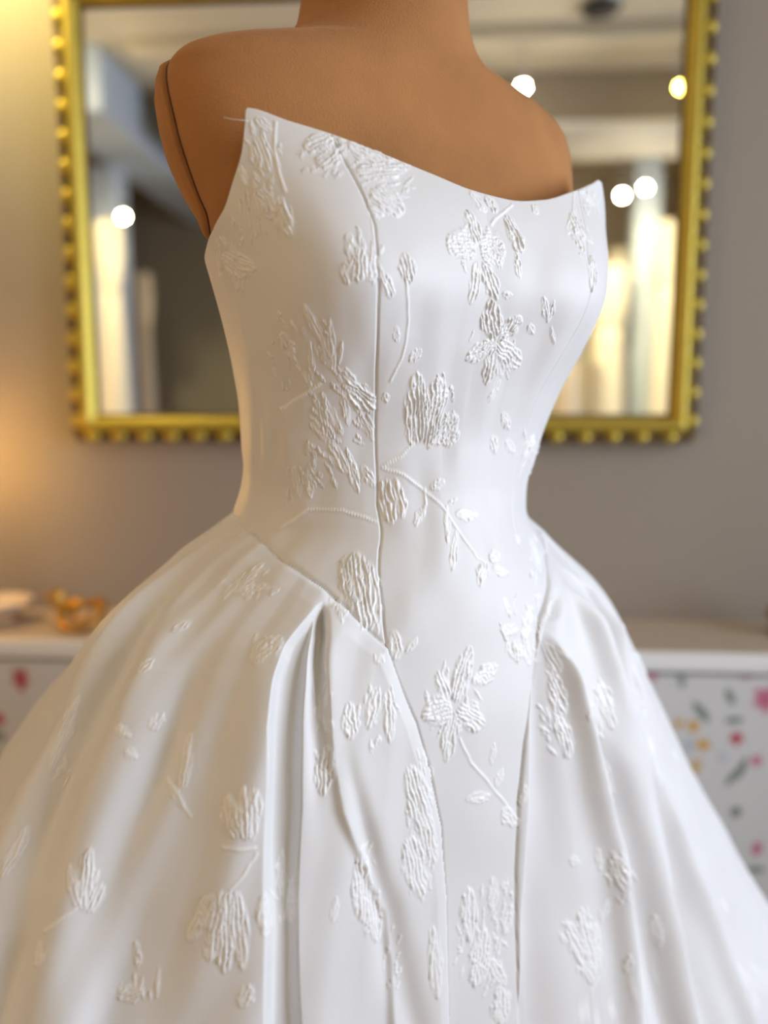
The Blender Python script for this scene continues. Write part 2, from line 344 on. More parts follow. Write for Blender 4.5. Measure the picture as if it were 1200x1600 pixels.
# gilded sprig ornament: a ring of wire with two leaves
u_, _ = pix(122, 970, .15)
orn = thing('gold_ornament', W(u_, .15, ztop), 'gold sprig ornament with a ring lying on the left of the cabinet top', 'ornament', ROOM_RZ)
t = np.linspace(0, 2 * math.pi, 40, endpoint=False)
link('ring', tube_mesh('ring', np.stack([.040 * np.cos(t) + .008, .034 * np.sin(t), .022 + .016 * np.sin(t) ], -1), .0062, 10, True), M_BRASS, orn)
link('ring', tube_mesh('ring', np.stack([.030 * np.cos(t) + .020, .028 * np.sin(t) + .003, .034 + .014 * np.sin(t + .6)], -1), .0045, 10, True), M_BRASS, orn)
sprig = link('stem', tube_mesh('stem', [(-.02, -.015, .012), (-.035, 0, .030), (-.046, .004, .048), (-.056, .006, .066)], [.006, .006, .005, .003], 10), M_BRASS, orn)
def leaf_mesh(name, L, w, curl):
    s = np.linspace(0, 1, 12); q = np.linspace(-1, 1, 9); Sg, Q = np.meshgrid(s, q, indexing='ij')
    wd = w * np.sin(np.pi * np.clip(Sg, .02, .98)) ** .8
    return grid_mesh(name, np.stack([Sg * L, Q * wd, curl * Sg ** 2 - .25 * wd * Q ** 2], -1))
for ang, L, loc in ((150, .042, (-.046, .0, .052)), (20, .045, (-.040, .0, .044)), (75, .028, (-.052, .0, .060))):
    lf = link('leaf', leaf_mesh('leaf', L, .012, .012), M_BRASS, sprig); lf.location = loc; lf.rotation_euler = (math.radians(55), 0, math.radians(ang))
    sm = lf.modifiers.new('thick', 'SOLIDIFY'); sm.thickness = .003
u_, _ = pix(1212, 980, .10)
v2 = thing('gold_ornament', W(u_ + .014, .10, ztop), 'small olive gold ornament at the right edge of the cabinet top', 'ornament', ROOM_RZ)
M_OLD = mat('old_olive_gold', (.36, .24, .07), .45, .7, noise=(20, .15))
link('body', lathe_mesh('body', [(.0, 0), (.026, 0), (.028, .004), (.018, .012), (.028, .030), (.030, .044), (.020, .056), (.0, .056)], 28), M_OLD, v2)
link('knob', lathe_mesh('knob', [(.0, .055), (.008, .055), (.011, .063), (.008, .071), (.0, .074)], 20), M_OLD, v2)
# table lamp, mostly beyond the left edge
u_, z_ = pix(-100, 725, .14)
LZ = z_ - ztop
lamp = thing('table_lamp', W(u_, .14, ztop), 'brass table lamp with glowing globe at the left end of the cabinet', 'lamp', ROOM_RZ)
link('base', lathe_mesh('base', [(.0, 0), (.050, 0), (.051, .006), (.040, .013), (.016, .020), (.010, .030), (.0, .030)], 32), M_BRASS, lamp)
link('stem', lathe_mesh('stem', [(.0, .028), (.009, .028), (.010, .08), (.018, .095), (.024, .110), (.018, .126), (.009, .140), (.008, LZ - .055), (.026, LZ - .050), (.028, LZ - .040), (.0, LZ - .040)], 24), M_BRASS, lamp)
r = .045; a = np.linspace(-math.pi / 2, math.pi / 2, 20)
link('globe', lathe_mesh('globe', np.stack([r * np.cos(a), LZ + r * np.sin(a)], -1), 32), M_LAMPGLOBE, lamp)
def point(name, loc, power, color, rad):
    d = bpy.data.lights.new(name, 'POINT'); d.energy = power; d.color = color; d.shadow_soft_size = rad
    o = bpy.data.objects.new(name, d); COL.objects.link(o); o.location = loc; return o
point('table_lamp_light', W(u_, .14, z_), 12.0, (1.0, 0.52, 0.09), .05)

# ------------------------------------------------------------------ ceiling spots, seen or implied by the mirror
def spot_light(name, loc, target, power, color, ang=60, blend=.6, rad=.03):
    d = bpy.data.lights.new(name, 'SPOT'); d.energy = power; d.color = color; d.spot_size = math.radians(ang); d.spot_blend = blend; d.shadow_soft_size = rad
    o = bpy.data.objects.new(name, d); COL.objects.link(o); o.location = loc
    o.rotation_euler = (Vector(target) - Vector(loc)).to_track_quat('-Z', 'Y').to_euler(); return o
def pendant(px, py, v, label, m=M_BULB, aim=None, power=0, r=.019, uz=None):
    u, z = pixm(px, py, v) if uz is None else uz
    z = min(z, CEIL - .07)
    t_ = thing('ceiling_spotlight', W(u, v, CEIL), label, 'spotlight', ROOM_RZ, None)
    h = CEIL - z
    link('canopy', lathe_mesh('canopy', [(0, 0), (.04, 0), (.04, -.008), (.012, -.014), (0, -.014)], 24), M_STEEL, t_)
    if h > .09: link('rod', lathe_mesh('rod', [(0, -.01), (.005, -.01), (.005, -h + r + .028), (0, -h + r + .028)], 12), M_STEEL, t_)
    link('socket', lathe_mesh('socket', [(0, -h + r + .04), (.012, -h + r + .04), (.018, -h + r * .7), (0, -h + r * .6)], 20), M_STEEL, t_)
    aa = np.linspace(-math.pi / 2, math.pi / 2, 12)
    link('bulb', lathe_mesh('bulb', np.stack([r * np.cos(aa), -h + r * np.sin(aa)], -1), 20), m, t_)
    if aim is not None: spot_light('ceiling_spotlight_light', W(u, v, z - r - .01), aim, power, (1.0, .82, .46), 70)
    return t_
pendant(200, 343, 2.85, 'round lamp above the cream gown left in the mirror')
pendant(123, 132, 2.05, 'lamp at the left mirror edge beside the pillar head', r=.022, aim=W(-1.35, 2.9, 1.6), power=100)
pendant(815, 145, 2.30, 'bright lamp just right of the dress form neck in the mirror', aim=W(1.05, 3.3, 1.5), power=120)
pendant(1057, 145, 2.40, 'yellow lamp at the right edge of the mirror', M_BULBY, aim=W(1.5, 3.4, 1.5), power=90)
pendant(968, 310, 3.2, 'left one of the twin lamps low on the right of the mirror')
pendant(1004, 298, 3.25, 'right one of the twin lamps low on the right of the mirror')
wl = pendant(0, 0, .26, 'lamp hanging over the left end of the mirror wall', uz=(-.80, 2.25))
spot_light('wall_lamp_light', W(-.80, .26, 2.20), W(-.70, 0, 1.84), 31, (1.0, .80, .27), 56, .9, .04)
# dark ceiling fitting
u_, z_ = pixm(932, 62, 2.05)
fx = thing('ceiling_speaker', W(u_, 2.05, CEIL), 'dark oval fitting on the cream ceiling in the mirror', 'speaker', ROOM_RZ)
link('housing', lathe_mesh('housing', [(0, 0), (.085, 0), (.085, -.012), (.07, -.03), (0, -.034)], 32), M_BLACK, fx)
link('trim_ring', tube_mesh('trim_ring', np.stack([.085 * np.cos(t), .085 * np.sin(t), -.006 + 0 * t], -1), .006, 8, True), M_STEEL, fx)

# ------------------------------------------------------------------ gowns that the mirror shows
def gown(px0, px1, ptop, v, label, m, flare=1.0, hem=.25, bust=.55):
    u0, zt_ = pixm(px0, ptop, v); u1, _ = pixm(px1, ptop, v); w = abs(u1 - u0) / 2; uc = (u0 + u1) / 2
    g = thing('bridal_gown', W(uc, v, 0), label, 'gown', ROOM_RZ, 'gowns on stands behind the photographer')
    zz = np.linspace(0, 1, 40); th = np.linspace(0, 2 * math.pi, 72, endpoint=False)
    zwaist = zt_ - .36
    def loft(name, z0, z1, f, fold):
        zz = np.linspace(z1, z0, 30); rows = []
        for z in zz:
            q = (z1 - z) / (z1 - z0); r_ = f(q) * (1 + fold * q * (np.cos(th * 9 + 1.3) * .5 + np.cos(th * 5) * .5))
            rows.append(np.stack([r_ * np.cos(th), .72 * r_ * np.sin(th), z + 0 * th], -1))
        rows.insert(0, rows[0] * [0, 0, 1] + 0); rows.append(rows[-1] * [0, 0, 1])
        return link(name, grid_mesh(name, np.array(rows), closed_v=True, flip=True), m, g)
    loft('bodice', zwaist - .005, zt_, lambda q: w * (.80 + .25 * math.sin(q * math.pi * .8) - .38 * q), 0)
    loft('skirt', hem, zwaist, lambda q: w * (.60 + .95 * flare * q ** .7), .12)
    link('stand_pole', lathe_mesh('stand_pole', [(0, .02), (.012, .02), (.012, hem + .02), (0, hem + .02)], 14), M_STEEL, g)
    link('stand_base', lathe_mesh('stand_base', [(0, 0), (.15, 0), (.15, .012), (.03, .022), (0, .022)], 32), M_STEEL, g)
    return g
gown(152, 202, 352, 2.75, 'cream gown with a bright skirt left in the mirror', M_CREAMGOWN, .55)
gown(204, 246, 430, 3.70, 'champagne gown beside the dark wall left in the mirror', M_IVORYGOWN, .35)
gown(915, 985, 420, 3.30, 'cream gown next to the dress bust in the mirror', M_CREAMGOWN, .5)
gown(855, 915, 470, 2.95, 'pale gown partly behind the bodice in the mirror', M_IVORYGOWN, .6)
gown(940, 1000, 395, 3.9, 'pale gown farther back left of the pillar in the mirror', M_CREAMGOWN, .4)
gown(1018, 1072, 352, 3.30, 'cream gown right of the pale pillar in the mirror', M_CREAMGOWN, .5)

# ------------------------------------------------------------------ the wedding dress
YAW = math.radians(32); AS = np.array([math.cos(YAW), math.sin(YAW)]); AF = np.array([math.sin(YAW), -math.cos(YAW)]); CC = np.array([0.0, .69])
KZ = [.0, .45, .60, .70, .78, .85, .92, .98, 1.03, 1.065, 1.09, 1.12, 1.16, 1.20, 1.24, 1.28, 1.33, 1.40]
FR = [.20, .165, .15, .145, .142, .139, .134, .126, .117, .110, .106, .107, .116, .128, .138, .134, .118, .105]
BK = [.47, .47, .44, .41, .375, .33, .26, .19, .135, .105, .098, .098, .102, .106, .108, .106, .10, .10]
KA = [.58, .5635, .4848, .4208, .3704, .3249, .2768, .2325, .1696, .1315, .1278, .1317, .1377, .1477, .158, .1728, .1904, .205]
KC = [.06, .0608, .0268, .0138, -.001, -.0057, -.0048, -.0159, -.0252, -.0038, .0134, .0293, .0427, .0491, .051, .0547, .0541, .054]
def section(ph, z, inset=0.0):
    a = pchip(z, KZ, KA) - inset; c = pchip(z, KZ, KC); f = pchip(z, KZ, FR) - inset; b = pchip(z, KZ, BK) - inset
    co = np.cos(ph); si = np.sin(ph); xs = a * si; xf = c + np.where(co > 0, (f - c) * co, (b + c) * co)
    g = .022 * np.exp(-((np.abs(ph) - .72) / .42) ** 2) * np.exp(-((z - 1.235) / .064) ** 2)
    return xs + g * si * .6, xf + g
def to_world(xs, xf, z):
    return np.stack([CC[0] + xs * AS[0] + xf * AF[0], CC[1] + xs * AS[1] + xf * AF[1], z + 0 * xs], -1)

NPH, NZ = 1380, 690
ph = np.concatenate([np.linspace(-2.25, 1.95, NPH), np.linspace(1.95, 2 * math.pi - 2.25, 110)[1:-1]])
ph_w = np.where(ph > math.pi, ph - 2 * math.pi, ph); NP_ = len(ph)
APH = np.abs(ph_w)
ZTOP = pchip(ph_w, [-3.2, -2.3, -1.735, -1.572, -1.359, -1.189, -1.065, -.99, -.962, -.935, -.788, -.606, -.412, -.213, -.051, .14, .33, .549, .8, .905, .93, .985, 1.065, 1.189, 1.359, 1.572, 1.735, 2.3, 3.2],
             [1.245, 1.25, 1.263, 1.2688, 1.277, 1.293, 1.3097, 1.3279, 1.3365, 1.3362, 1.3302, 1.3239, 1.3148, 1.3058, 1.2995, 1.2972, 1.3023, 1.3154, 1.331, 1.3368, 1.3366, 1.328, 1.3097, 1.293, 1.277, 1.2688, 1.263, 1.25, 1.245])
zlow = np.concatenate([np.linspace(1.15, .655, 470), np.linspace(.655, .012, 46)[1:]])
tup = np.linspace(1, 0, NZ - 470)[:-1]
Z = np.concatenate([1.15 + (ZTOP[None, :] - 1.15) * tup[:, None], np.repeat(zlow[:, None], NP_, 1)])
PHG = np.repeat(ph_w[None, :], len(Z), 0)
xs0, xf0 = section(PHG, Z); P0 = to_world(xs0, xf0, Z)
def normals(P):
    du = np.roll(P, -1, 1) - np.roll(P, 1, 1); dv = np.gradient(P, axis=0); n = np.cross(dv, du)
    return n / (np.linalg.norm(n, axis=-1, keepdims=True) + 1e-12)
N0 = normals(P0)
if N0[300, NPH // 2, 1] > 0: N0 = -N0
def smooth(x): x = np.clip(x, 0, 1); return x * x * (3 - 2 * x)
class Lookup:
    def __init__(s, P):
        s.P = P.reshape(-1, 3); x, y, d = project(s.P); m = (x > -260) & (x < 1400) & (y > -50) & (y < 2300); s.i = np.nonzero(m)[0]; s.x, s.y, s.d = x[m], y[m], d[m]
    def __call__(s, px, py):
        q = (s.x - px) ** 2 + (s.y - py) ** 2
        for r in (3, 7, 16, 45, 200):
            k = np.nonzero(q < r * r)[0]
            if len(k): break
        dm = s.d[k].min(); k2 = k[s.d[k] < dm + .012]; return s.i[k2[np.argmin(q[k2])]]
LK = Lookup(P0); fl = lambda A: A.reshape(-1)
def trace(pts):
    ii = [LK(*p) for p in pts]; return fl(PHG)[ii], fl(Z)[ii]
# seams
sph, sz = trace([(517, 212), (545, 262), (570, 310), (585, 350), (590, 420), (590, 480), (588, 580), (587, 700), (590, 790), (593, 860), (598, 950), (605, 1010), (622, 1060), (650, 1130), (672, 1200), (690, 1290), (696, 1400), (698, 1590)])
o_ = np.argsort(sz); SEAM_Z, SEAM_P = sz[o_], np.abs(sph[o_])
seam_ph = lambda z: np.interp(z, SEAM_Z, SEAM_P)
bph, bz = trace([(372, 812), (400, 838), (430, 862), (470, 893), (505, 920), (540, 950), (570, 980), (604, 1010)])
o_ = np.argsort(np.abs(bph)); BP, BZ = np.abs(bph[o_]), bz[o_]
BP = np.append(BP, [BP[-1] + .5, 3.2]); BZ = np.append(BZ, [BZ[-1] + .004, BZ[-1] + .006])
basque_z = lambda p: np.interp(np.abs(p), BP, BZ)
SPH = seam_ph(Z); ZJ = BZ[0]
inner = np.abs(PHG) < SPH
ZB = basque_z(PHG)
skirt = (~inner) & (Z < ZB)
METR = np.sqrt((pchip(Z, KZ, KA) * np.cos(PHG)) ** 2 + ((pchip(Z, KZ, FR) - pchip(Z, KZ, KC)) * np.sin(PHG)) ** 2)
# folds: photo line on the unfolded skirt, height, width to the left and to the right of the crest (metres), ramp length
FOLDS = [
    ([(505, 935), (478, 968), (445, 1012), (425, 1062), (415, 1130), (412, 1220), (405, 1320), (402, 1450), (400, 1600)], .017, .060, .006, .06),
    ([(503, 940), (485, 1000), (476, 1060), (470, 1130), (467, 1250), (466, 1600)], .009, .003, .030, .06),
    ([(508, 935), (512, 990), (511, 1080), (515, 1150), (530, 1260), (560, 1330), (600, 1420), (612, 1500), (614, 1600)], .0042, .0035, .035, .03),
    ([(504, 950), (500, 1000), (495, 1060), (492, 1150), (490, 1300), (490, 1600)], -.011, .007, .007, .015, .16),
    ([(535, 1150), (560, 1280), (600, 1420), (640, 1600)], -.005, .010, .010, .08),
    ([(330, 850), (215, 960), (130, 1110), (40, 1290), (-20, 1450)], .010, .016, .022, .06),
    ([(290, 905), (190, 1040), (105, 1220), (45, 1400), (5, 1600)], -.012, .018, .020, .06),
    ([(320, 905), (235, 1050), (170, 1200), (100, 1400), (60, 1600)], .010, .022, .030, .08),
    ([(360, 960), (262, 1150), (195, 1350), (158, 1600)], -.009, .018, .022, .10),
    ([(430, 970), (345, 1150), (290, 1380), (270, 1600)], -.006, .02, .02, .10),
    ([(862, 905), (850, 975), (838, 1040), (833, 1120), (831, 1200), (828, 1300), (822, 1420), (815, 1600)], -.010, .003, .024, .03),
    ([(855, 985), (880, 1040), (900, 1120), (925, 1230), (955, 1330), (985, 1600)], .014, .014, .008, .05),
    ([(872, 905), (915, 970), (945, 1050), (972, 1180), (1000, 1300), (1030, 1430), (1065, 1600)], .017, .024, .006, .05),
    ([(880, 890), (930, 950), (962, 1020), (985, 1090), (1015, 1200), (1050, 1340), (1070, 1500)], -.012, .006, .016, .05),
    ([(868, 880), (920, 930), (956, 985), (985, 1080), (1005, 1150)], .010, .014, .007, .04),
    ([(900, 1090), (940, 1200), (975, 1330), (1010, 1500)], -.008, .012, .014, .08),
]
H = np.zeros_like(Z)
for pts, amp, wl_, wr_, ramp, *fade in FOLDS:
    fp_, fz = trace(pts); o_ = np.argsort(fz); fz, fp_ = fz[o_], fp_[o_]
    d = (PHG - np.interp(Z, fz, fp_)) * METR
    w = np.where(d < 0, wl_, wr_); env = np.clip((fz.max() + .004 - Z) / ramp, 0, 1); env = env * env * (3 - 2 * env)
    if fade: env = env * (1 - smooth((fz.max() - Z) / fade[0]))
    wf = np.clip(.45 + (fz.max() - Z) / .22, .4, 1.25)
    H += amp * env * np.exp(-(d / (w * wf)) ** 2)
# back and hidden side: gentle regular folds
backk = np.clip((APH - 2.0) / .3, 0, 1)[None, :]
H += backk * .02 * np.cos(PHG * 17) * np.clip((1.05 - Z) / .25, 0, 1)
H = np.where(skirt, H, 0)
# the gathered fabric stands a little proud of the flat front panel and of the bodice
dB = np.clip((ZB - Z) / .012, 0, 1); dS = np.clip((np.abs(PHG) - SPH) * METR / .010, 0, 1)
H += np.where(skirt, .0035 * np.sqrt(np.minimum(dB, np.where(Z < ZJ, dS, 1))), 0)
# slow unevenness of cloth
H += .0026 * (vnoise(PHG * 8 + 40, Z * 24) - .5) * np.clip((1.3 - Z) / .1, 0, 1) + .004 * (vnoise(PHG * 14 + 9, Z * 5 + 3) - .5) * skirt
# seam grooves
dseam = (np.abs(PHG) - SPH) * METR; H -= np.where(PHG < 0, .0011, .0005) * np.exp(-(dseam / .0009) ** 2)
dbas = (Z - ZB) * .8; H -= np.where(~inner, .0016 * np.exp(-(dbas / .0010) ** 2), 0)
P1 = P0 + N0 * H[..., None]
N1 = normals(P1); N1 *= np.sign((N1 * N0).sum(-1, keepdims=True))
# ---- jacquard motifs: petals as base -> tip lines with a width, stems as lines (photo pixels, laid on the cloth)
PETALS = '''747 380 729 328 24;743 388 697 380 44;750 385 790 392 50;745 410 735 475 20;755 412 775 470 24;790 338 815 395 28;806 396 812 438 12;735 300 760 332 18;760 305 775 332 20;835 320 838 335 14
772 528 765 466 32;780 530 815 495 28;826 508 834 522 12;768 538 727 562 24;778 540 812 572 32;773 545 760 602 22;782 595 762 628 14;767 530 785 540 16;785 460 800 462 10;848 465 856 505 12;865 470 856 505 10;860 512 866 538 9
892 335 912 395 26;900 330 885 365 14;925 400 924 455 20;905 300 930 320 16;930 300 936 340 12;632 396 638 445 26;600 430 612 465 20;618 510 622 535 10;640 565 658 545 16;600 615 605 628 10
655 690 650 582 36;668 690 685 590 44;660 640 700 610 30;645 695 640 650 16;670 690 715 650 34;690 690 718 675 24
672 762 695 752 14;700 788 715 778 8;712 803 748 803 18;698 790 700 850 12;714 830 706 892 14;758 878 748 915 20;765 875 782 865 18;770 890 795 895 14;602 750 612 820 24;618 750 630 810 20;648 818 664 795 14
768 682 775 708 16;790 690 805 708 16;785 645 796 672 14;835 680 815 730 24;822 690 812 750 14;805 835 812 850 14;828 840 845 895 20
787 932 800 965 12;818 1000 830 945 20;810 985 782 985 16;806 1000 808 1035 22;820 1000 828 1040 16;832 935 845 930 10
705 1110 658 1118 40;700 1095 685 1048 18;712 1095 735 1010 28;738 1065 778 1040 22;715 1110 755 1135 36;708 1120 697 1190 26;768 1195 772 1160 10;775 1230 785 1200 14;728 1250 765 1245 16;785 1265 808 1290 22;815 1260 822 1225 12
612 985 622 1030 20;635 1020 652 995 10;585 1022 600 1035 14;770 1420 768 1370 18;735 1470 730 1385 26;790 1460 800 1415 20;745 1540 755 1450 40;785 1600 778 1540 30;765 1500 790 1540 20
540 870 560 950 30;555 865 570 985 34;575 880 590 990 20;590 1075 575 1140 20;605 1080 610 1160 20;545 1100 550 1155 24;515 935 540 955 14;640 1200 665 1300 36;640 1310 660 1400 40;655 1250 680 1350 30;675 1450 685 1560 22
350 935 375 905 12;375 915 412 880 12;360 925 420 912 12;385 920 430 918 8;270 985 300 970 14;395 1035 440 995 36;215 1050 240 1030 16;180 1135 205 1150 16;195 1170 215 1185 14;235 1140 255 1115 18;285 1230 298 1145 18;290 1265 262 1215 10;275 1240 300 1195 10
370 1310 358 1240 24;385 1310 380 1228 26;398 1305 400 1235 18;345 1395 330 1500 24;355 1395 350 1520 26;368 1395 380 1515 24;335 1400 295 1470 24;440 1400 438 1330 18;455 1440 458 1370 20;122 1415 108 1350 16;130 1420 140 1325 22;138 1425 160 1380 20;58 1510 62 1470 18;378 1575 390 1540 22;215 1510 213 1470 10;245 1560 247 1510 8;185 1560 225 1545 22;80 1200 125 1085 18;5 1370 45 1290 20
505 1240 515 1165 26;570 1440 565 1330 30;590 1470 585 1400 24;520 1440 525 1400 12
850 1005 875 1050 18;860 1060 880 1120 24;870 1120 890 1185 24;870 1010 888 1030 12;855 960 862 940 16;935 1070 960 1140 22;948 1205 962 1245 16;985 1020 1010 1110 12;1015 1150 1030 1230 16;1050 1170 1060 1190 10;890 1340 905 1350 14;932 1325 938 1360 12;955 1340 985 1400 26;925 1535 885 1440 24;928 1530 905 1425 22;932 1520 930 1440 20;940 1440 950 1405 18;980 1520 982 1490 16;1015 1525 1030 1570 18;1020 1430 1030 1480 18;1140 1475 1155 1450 12;1160 1545 1165 1490 26
400 185 425 205 14;405 215 420 270 22;375 260 385 290 12;478 235 520 215 30;500 260 535 230 30;545 225 610 255 36;560 270 635 265 30;580 300 632 330 40;575 330 600 335 18;435 310 455 370 26;400 300 430 340 30;545 365 545 400 14;560 385 560 440 26;580 395 575 440 16;540 410 545 445 18;345 400 385 430 24;340 375 345 430 22;365 385 370 455 24;350 400 400 420 24
475 475 500 530 10;487 490 520 565 10;515 500 522 575 10;535 535 530 570 8;440 520 460 560 24;485 535 488 590 10;500 555 525 580 10;475 580 480 600 10;535 575 555 600 14;540 600 585 640 30;565 600 580 625 14;495 625 505 660 10;505 625 535 680 14;535 610 545 665 10;485 660 515 690 12;515 690 545 740 16;560 650 582 680 14;570 660 585 690 10;545 710 560 770 16;565 730 585 760 14;460 730 468 775 12;480 735 486 778 12'''
STEMS = '''800 320 772 343 767 350;897 300 895 332;636 448 638 500 634 535 628 560 610 595;645 693 625 715 597 730;597 732 630 742 655 760 665 770 690 790 720 835 745 870 760 880;663 765 665 788 650 820
718 1155 735 1190 765 1225 800 1270;297 1275 280 1245 262 1215;350 1325 375 1328 400 1325;400 1335 375 1375 360 1390;120 1420 90 1440 70 1455;935 1530 915 1570 905 1600;1010 1515 985 1550 960 1575 930 1600;982 1522 982 1550;1110 1410 1130 1418 1165 1405
430 192 429 235 436 268 445 298;440 825 480 797 535 798 588 815;440 640 470 620 500 600'''
LK1 = Lookup(P1); F1 = P1.reshape(-1, 3); FN = N1.reshape(-1, 3)
RELIEF = np.zeros(len(F1)); MOTIF = np.zeros(len(F1))
vis = LK1.i; VX, VY, VD = LK1.x, LK1.y, LK1.d
def near(c, r):                                # cloth points within r metres of c
    px, py, d = project(c[None]); rr = r * FP / d[0] * 1.5 + 4
    k = np.nonzero((np.abs(VX - px[0]) < rr) & (np.abs(VY - py[0]) < rr))[0]; k = vis[k]
    return k[((F1[k] - c) ** 2).sum(1) < r * r]
def smooth(x): x = np.clip(x, 0, 1); return x * x * (3 - 2 * x)
cnt = 0
# loose woven sprays: centre, half sizes, direction of the strokes (degrees, 90 = upright), number of strokes
SPRAYS = [(470, 545, 55, 70, 108, 34), (535, 635, 50, 60, 120, 34), (525, 715, 50, 50, 122, 26), (410, 245, 28, 65, 100, 22), (515, 245, 50, 34, 35, 18), (405, 330, 45, 45, 95, 22), (365, 415, 38, 42, 100, 20),
          (570, 405, 28, 48, 96, 20), (465, 755, 30, 28, 95, 10), (600, 275, 40, 50, 10, 30), (560, 930, 38, 66, 88, 22), (655, 1240, 26, 70, 96, 26), (652, 1350, 26, 60, 92, 24), (505, 1120, 15, 95, 90, 22),
          (748, 1480, 40, 90, 85, 34), (780, 1430, 26, 60, 95, 14), (572, 1390, 22, 70, 85, 18), (345, 1455, 40, 60, 96, 26), (380, 1275, 34, 46, 92, 16), (390, 915, 44, 26, 35, 16), (585, 1115, 36, 52, 92, 18),
          (708, 1095, 42, 55, 80, 22), (865, 1110, 20, 70, 125, 26), (905, 1480, 30, 60, 120, 20), (130, 1375, 24, 50, 75, 16), (745, 385, 44, 46, 95, 20), (775, 540, 40, 56, 90, 20), (675, 640, 42, 55, 92, 26),
          (815, 985, 32, 55, 95, 20), (100, 1160, 14, 70, 65, 14), (940, 1110, 20, 50, 110, 14), (1000, 1060, 12, 70, 112, 14), (970, 1370, 20, 40, 118, 12), (1165, 1530, 20, 50, 95, 12), (826, 705, 18, 45, 98, 16), (840, 870, 14, 45, 95, 12),
          (905, 360, 20, 40, 110, 14), (925, 320, 14, 40, 96, 12), (415, 1010, 24, 22, 45, 12), (440, 1390, 16, 60, 92, 10), (215, 1530, 40, 30, 80, 10), (612, 1500, 14, 70, 90, 10)]
srng = np.random.default_rng(21); RECS = [tuple(map(float, r.split())) for r in PETALS.replace('\n', ';').split(';')]
for (sx_, sy_, rx_, ry_, an_, n_) in SPRAYS:
    for k in range(n_):
        q_ = srng.uniform(0, 2 * math.pi); r_ = math.sqrt(srng.uniform(0, 1)); x_ = sx_ + rx_ * r_ * math.cos(q_); y_ = sy_ + ry_ * r_ * math.sin(q_)
        a_ = math.radians(an_ + srng.normal(0, 16)); l_ = srng.uniform(9, 24); dx_, dy_ = math.cos(a_) * l_ / 2, -math.sin(a_) * l_ / 2
        RECS.append((x_ - dx_, y_ - dy_, x_ + dx_, y_ + dy_, srng.uniform(4.5, 8.5)))
for x0, y0, x1, y1, w in RECS:
    cnt += 1
    i0, i1 = LK1(x0, y0), LK1(x1, y1); a, b = F1[i0], F1[i1]; n = FN[LK1((x0 + x1) / 2, (y0 + y1) / 2)]
    ax = b - a; L = np.linalg.norm(ax)
    dpt = project(a[None])[2][0]; Lm = math.hypot(x1 - x0, y1 - y0) / FP * dpt
    if L > 2.2 * Lm: ax = ax / L * 2.2 * Lm; L = 2.2 * Lm
    ax = ax / L; side = np.cross(n, ax); side /= np.linalg.norm(side)
    wm = w / FP * dpt * (.66 if w > 9 else .5); mid = a + ax * L / 2
    k = near(mid, math.hypot(L * .62, wm) * 1.25 + .004); q = F1[k] - mid
    k = k[(q * n).sum(1) > -.02]; q = F1[k] - mid
    s = (q @ ax) / L + .5; t_ = (q @ side) / wm
    wob = (vnoise(s * 5 + cnt * 3.1, t_ * 2 + cnt) - .5) * .55
    prof = np.sqrt(np.clip(np.sin(np.pi * np.clip(s * .92 + .06, 0, 1)), 0, 1)) * (1 + wob)
    edge = smooth((prof - np.abs(t_)) / .30) * smooth((s + .06) / .10) * smooth((1.06 - s) / .10)
    nr = max(1.4, w / 4.6)
    warp = (vnoise(s * 3.5 + cnt * 1.7, t_ * 1.6 + 7) - .5) * 3.4 + (vnoise(s * 13 + cnt, t_ * 4 + 5) - .5) * 1.3
    rid = 1 - np.abs(np.sin(np.pi * .5 * nr * t_ * (1 - .25 * s) + warp)) ; rid = rid ** 1.3
    brk = .15 + 1.15 * vnoise(s * 5 + cnt * 2.3, t_ * nr * .9 + 3)
    h = edge * (.00035 + .00128 * rid * brk + .0005 * (vnoise(s * L * 900, t_ * wm * 900) - .5)) * min(1.25, max(.7, w / 22)) * (dpt / .55)
    RELIEF[k] = np.maximum(RELIEF[k], h); MOTIF[k] = np.maximum(MOTIF[k], edge * (.55 + .45 * rid))
for rec in STEMS.replace('\n', ';').split(';'):
    v_ = list(map(float, rec.split())); pts = np.array(v_).reshape(-1, 2)
    dense = [];
    for j in range(len(pts) - 1):
        m_ = max(2, int(np.hypot(*(pts[j + 1] - pts[j])) / 9))
        for q in range(m_): dense.append(pts[j] + (pts[j + 1] - pts[j]) * q / m_)
    dense.append(pts[-1]); C3 = np.array([F1[LK1(*p)] for p in dense]); run = 0
    for j in range(len(C3) - 1):
        a, b = C3[j], C3[j + 1]; L = np.linalg.norm(b - a)
        if L > .03 or L < 1e-5: continue
        k = near((a + b) / 2, L / 2 + .006); q = F1[k] - a; s = np.clip((q @ (b - a)) / L / L, 0, 1); dist = np.linalg.norm(q - s[:, None] * (b - a), axis=1)
        g = np.exp(-(dist / .0010) ** 2); bead = .75 + .25 * np.cos((run + s * L) / .0022 * 2 * math.pi) + .3 * (vnoise((run + s * L) * 300, dist * 0) - .5)
        RELIEF[k] = np.maximum(RELIEF[k], .00085 * g * bead); MOTIF[k] = np.maximum(MOTIF[k], g); run += L
P2 = P1 + N1 * RELIEF.reshape(Z.shape)[..., None]
